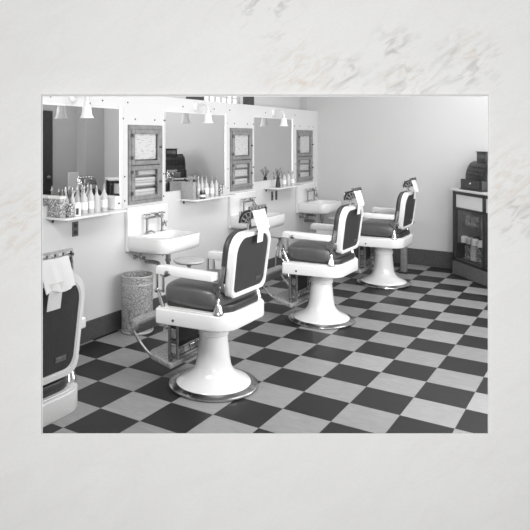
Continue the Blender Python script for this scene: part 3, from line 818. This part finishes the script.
def make_towel(loc, label):
    rows = []
    prof = [(.300, 1.166), (.319, 1.172), (.3225, 1.165), (.330, 1.140), (.338, 1.112), (.346, 1.085), (.352, 1.062), (.356, 1.046)]
    n = 9
    for i, (x, z) in enumerate(prof):
        k = i / (len(prof) - 1)
        rows.append([Vector((x + .006 * k * math.sin(j * 1.9 + 1), -.052 + .165 * j / n + .012 * k, z + (.008 * k * math.sin(j * .9)))) for j in range(n + 1)])
    b = MB().quadstrip(rows, .003)
    t = thing('headrest_towel', label, 'towel', loc, 0, 'white cloths on the headrests')
    b.build('sheet', 'paper', t, 60)
    tab = [[Vector((x + .001 * math.sin(j), -.012 + .072 * j / 4 - .002 * i, z)) for j in range(5)] for i, (x, z) in enumerate([(.350, 1.082), (.349, 1.055), (.345, 1.03), (.342, 1.0), (.340, .972)])]
    MB().quadstrip(tab, .003).build('hanging_tab', 'paper', t, 60)
    return t
tw = make_towel(CH[1][0], 'white cloth over the headrest of the whole chair in the middle')
dup(tw, (CH[0][0][0], CH[0][0][1], -.033), 'white cloth over the headrest of the cut-off chair at the left edge')
dup(tw, CH[2][0], 'white cloth over the headrest of the second chair from the back wall')
dup(tw, CH[3][0], 'white cloth over the headrest of the farthest chair')

# narrow dark stand beyond the last chair
t = thing('floor_stand', 'narrow dark post stand on the floor behind the farthest chair, by the back wall', 'stand', (1.385, 3.985, 0))
MB().box(-.055, .055, -.055, .055, .0005, .02, .004, 1).build('foot', 'darkwood', t)
MB().box(-.034, .034, -.034, .034, .02, .6, .006, 2).build('post', 'wood', t)
MB().box(-.1, .1, -.1, .1, .6, .62, .005, 2).build('top', 'darkwood', t)

# ------------------------------------------------------------------ display case in the right corner
e1 = Vector((.659, -.752, 0)); e2 = Vector((.752, .659, 0)); P0 = Vector((1.883, 4.276, 0))
CM = Matrix(((e1.x, e2.x, 0, 0), (e1.y, e2.y, 0, 0), (0, 0, 1, 0), (0, 0, 0, 1)))    # local: x along the front, y into the case
dc = thing('display_case', 'dark wooden glass display case with white top, at the right edge by the back wall', 'display case', P0)
dc.matrix_world = Matrix.Translation(P0) @ CM
L, D = 1.34, .5
def foot(e=0.):   # footprint clipped parallel to the back wall
    return [(-e, -e), (L + e, -e), (L + e, D + e), (.24, D + e), (-e, .385)]
MB().prism([(.0, .0), (L, 0), (L, D), (.24, D), (0, .37)], .001, .165, .006, 1).build('plinth', 'plinth', dc, 30)
MB().prism([(-.012, -.02), (L + .02, -.02), (L + .02, D), (.25, D), (-.012, .355)], 1.006, 1.034, .005, 2).build('top_slab', 'porcelain', dc, 30)
fr = MB()
for x in (.0, .62, 1.28): fr.box(x, x + .055, 0, .05, .165, 1.006, .004, 1)
fr.box(0, .05, .3, .35, .165, 1.006); fr.box(L - .06, L, D - .05, D, .165, 1.006); fr.box(.3, .35, D - .05, D, .165, 1.006)
fr.box(0, L, 0, .05, .165, .2, .003, 1); fr.box(0, L, 0, .05, .785, .815, .003, 1); fr.box(0, L, 0, .05, .968, 1.006, .003, 1)
fr.box(.3, L, D - .02, D, .165, 1.006); fr.box(0, .04, .03, .33, .165, 1.0)
fr.build('frame', 'darkwood', dc)
for x0, x1 in ((.055, .62), (.675, 1.28)):
    MB().box(x0, x1, .015, .03, .815, .968).build('white_panel', 'milk', dc, 0)
    MB().box(x0, x1, .018, .023, .2, .785).build('glass_pane', 'pane', dc, 0)
for z in (.205, .40, .60): MB().box(.05, L - .06, .06, D - .03, z - .01, z).build('inner_shelf', 'pane' if z > .3 else 'darkwood', dc, 0)
def goods(name, x, y, z, dims, m, label, cat, grp, rnd=False):
    dx, dy, h = dims; h *= 1.04; y -= .02 + .035 * rnd
    b = MB()
    if rnd: b.lathe([(0, .0005), (dx / 2, .0005), (dx / 2, h * .8), (dx / 2 * .7, h), (0, h)], 14)
    else: b.box(-dx / 2, dx / 2, -dy / 2, dy / 2, .0005, h, .003, 1)
    o = b.build(name, m)
    o.matrix_world = Matrix.Translation(P0) @ CM @ Matrix.Translation((x, y, z))
    tag(o, label, cat, grp); return o
lvl = ['bottom', 'middle', 'top']
for k, x in enumerate((.17, .29, .41, .53)):
    goods('goods_carton', x, .13, .205, (.09, .05, .15 + .02 * (k % 2)), ('carton', 'label', 'carton', 'label')[k], ['printed carton nearest the left end', 'white carton second from the left end', 'printed carton third from the left end', 'white carton beside the middle post'][k] + ' on the bottom level of the display case', 'box', 'cartons in the display case')
for k, x in enumerate((.16, .27, .38, .50)):
    goods('goods_jar', x, .12, .40, (.085, .085, .075), 'label' if k != 1 else 'lotion_pale', ['white jar nearest the left end', 'greyish jar second from the left end', 'white jar third from the left end', 'white jar beside the middle post'][k] + ' on the middle level of the display case', 'jar', 'jars in the display case', True)
for k, x in enumerate((.18, .30, .50)):
    goods('goods_carton', x, .13, .60, (.09, .05, .12), ('carton', 'carton', 'lotion_mid')[k], ['printed carton nearest the left end', 'printed carton second from the left end', 'plain grey carton beside the middle post'][k] + ' on the top level of the display case', 'box', 'cartons in the display case')

# cash register on the case
cr = thing('cash_register', 'black old-fashioned cash register on top of the display case at the right edge', 'cash register', P0 + e1 * .36 + Vector((0, 0, 1.034)))
cr.matrix_world = Matrix.Translation(P0 + e1 * .16 - e2 * .06 + Vector((0, 0, 1.034))) @ CM
PR = Matrix(((0, 0, 1, 0), (1, 0, 0, 0), (0, 1, 0, 0), (0, 0, 0, 1)))   # profile (y, z) swept along x
prof = [(.07, .001), (.07, .125), (.13, .125), (.13, .17), (.14, .22), (.16, .27), (.19, .31), (.235, .335), (.30, .34), (.30, .36), (.46, .36), (.46, .001)]
MB().prism(prof, 0, .44, .006, 2, PR).build('body', 'black', cr, 30)
MB().prism([(.062, .001), (.062, .012), (.47, .012), (.47, .001)], -.01, .45, 0, 1, PR).build('base', 'dark', cr, 0)
MB().box(.05, .39, .062, .071, .03, .11, .003, 1).build('drawer_front', 'dark', cr)
MB().box(.12, .30, .200, .260, .30, .44, .006, 2).build('indicator_housing', 'black', cr)
MB().box(.11, .31, .192, .268, .44, .45, .003, 1).build('housing_cap', 'dark', cr)
MB().box(.14, .28, .196, .201, .37, .425).build('indicator_window', 'lotion_dark', cr, 0)
MB().tube([(.21, .262, .442), (.21, .455, .442), (.21, .455, .355)], .006, 8).build('rail', 'dull', cr)
for i in range(6):
    for j in range(3):
        y_, z_ = ((.132, .175), (.143, .222), (.163, .268))[j]
        MB().lathe([(.004, 0), (.004, .016), (.012, .016), (.012, .02), (0, .022)], 10, Matrix.Translation((.08 + i * .056, y_, z_)) @ Matrix.Rotation(math.radians(62), 4, 'X')).build('key', 'dark', cr)
MB().lathe([(0, 0), (.014, 0), (.012, .01), (0, .012)], 12, Matrix.Translation((.22, .062, .08)) @ Matrix.Rotation(PI / 2, 4, 'X')).build('drawer_lock', 'chrome', cr)

# things on the far side of the room, met only in the mirrors
t = thing('low_counter', 'dark low counter seen in the nearest mirror', 'counter', (XR - .42, 3.55, 0))
MB().box(0, .2, 0, .54, .001, .74).build('body', 'darkwood', t, 0)
MB().box(-.01, .2, -.01, .54, .74, .78, .004, 1).build('top', 'black', t)
t = thing('framed_card', 'pale framed card standing on the dark counter in the nearest mirror', 'picture', (XR - .30, 3.62, .781))
MB().box(0, .012, 0, .24, 0, .30, .003, 1).build('frame', 'grayedge', t)
MB().box(-.002, .0, .015, .225, .015, .285).build('card', 'paper', t, 0)

# ------------------------------------------------------------------ light
def area(name, loc, rot, sx, sy, power):
    l = bpy.data.lights.new(name, 'AREA'); l.shape = 'RECTANGLE'; l.size = sx; l.size_y = sy; l.energy = power
    o = bpy.data.objects.new(name, l); COL.objects.link(o); o.location = loc; o.rotation_euler = rot; return o
area('added_window_fill', (XR + .02, (WY0 + WY1) / 2, (WZ0 + WZ1) / 2), (0, PI / 2, 0), WZ1 - WZ0, WY1 - WY0, 80)  # side fill placed in the added window opening
area('ceiling_fill_front', (2.6, -.6, HC - .02), (0, 0, 0), 1.6, 1.2, 7)  # three unseen area fills added under the ceiling to brighten the room
area('ceiling_fill_middle', (2.3, 1.5, HC - .02), (0, 0, 0), 1.2, 1.6, 14)
area('ceiling_fill_back', (2.6, 3.4, HC - .02), (0, 0, 0), 1.2, 1.4, 40)
def flood(name, p, to, sx, sy, pw):
    l = area(name, p, (0, 0, 0), sx, sy, pw)
    l.rotation_euler = Vector(to).to_track_quat('-Z', 'Y').to_euler()
flood('added_fill_left', S(-.72, 2.15, .72), (.2, 1, -.55), .8, .5, 34)  # added fill above the view, brightens the chairs' near sides
flood('added_fill_right', S(1.95, 1.5, .75), (-.6, 1, -.1), .9, .9, 60)  # added fill beside the view, evens out the room from the right
# one big soft frontal fill, added unseen behind the lens: on the marble and, through the opening, into the shop
flood('frontal_fill', S(.3, 1.3, -3.3), FW, 1.6, 1.6, 84)
wd = bpy.data.worlds.new('World'); sc.world = wd; wd.use_nodes = True
bg = wd.node_tree.nodes['Background']; bg.inputs['Color'].default_value = (1, 1, 1, 1); bg.inputs['Strength'].default_value = .32

# ------------------------------------------------------------------ camera
cd = bpy.data.cameras.new('camera'); cam = bpy.data.objects.new('camera', cd); COL.objects.link(cam)
cd.sensor_fit = 'HORIZONTAL'; cd.sensor_width = 36; cd.lens = 36 * F / 530
cd.shift_x = (265 - PX) / 530; cd.shift_y = -(265 - PY) / 530
cam.location = CAM; cam.rotation_euler = (PI / 2, 0, -YAW)
cd.clip_start = .05
sc.camera = cam
sc.view_settings.view_transform = 'Standard'; sc.view_settings.look = 'None'
sc.view_settings.gamma = 1; sc.view_settings.exposure = 0
sc.view_settings.use_curve_mapping = False
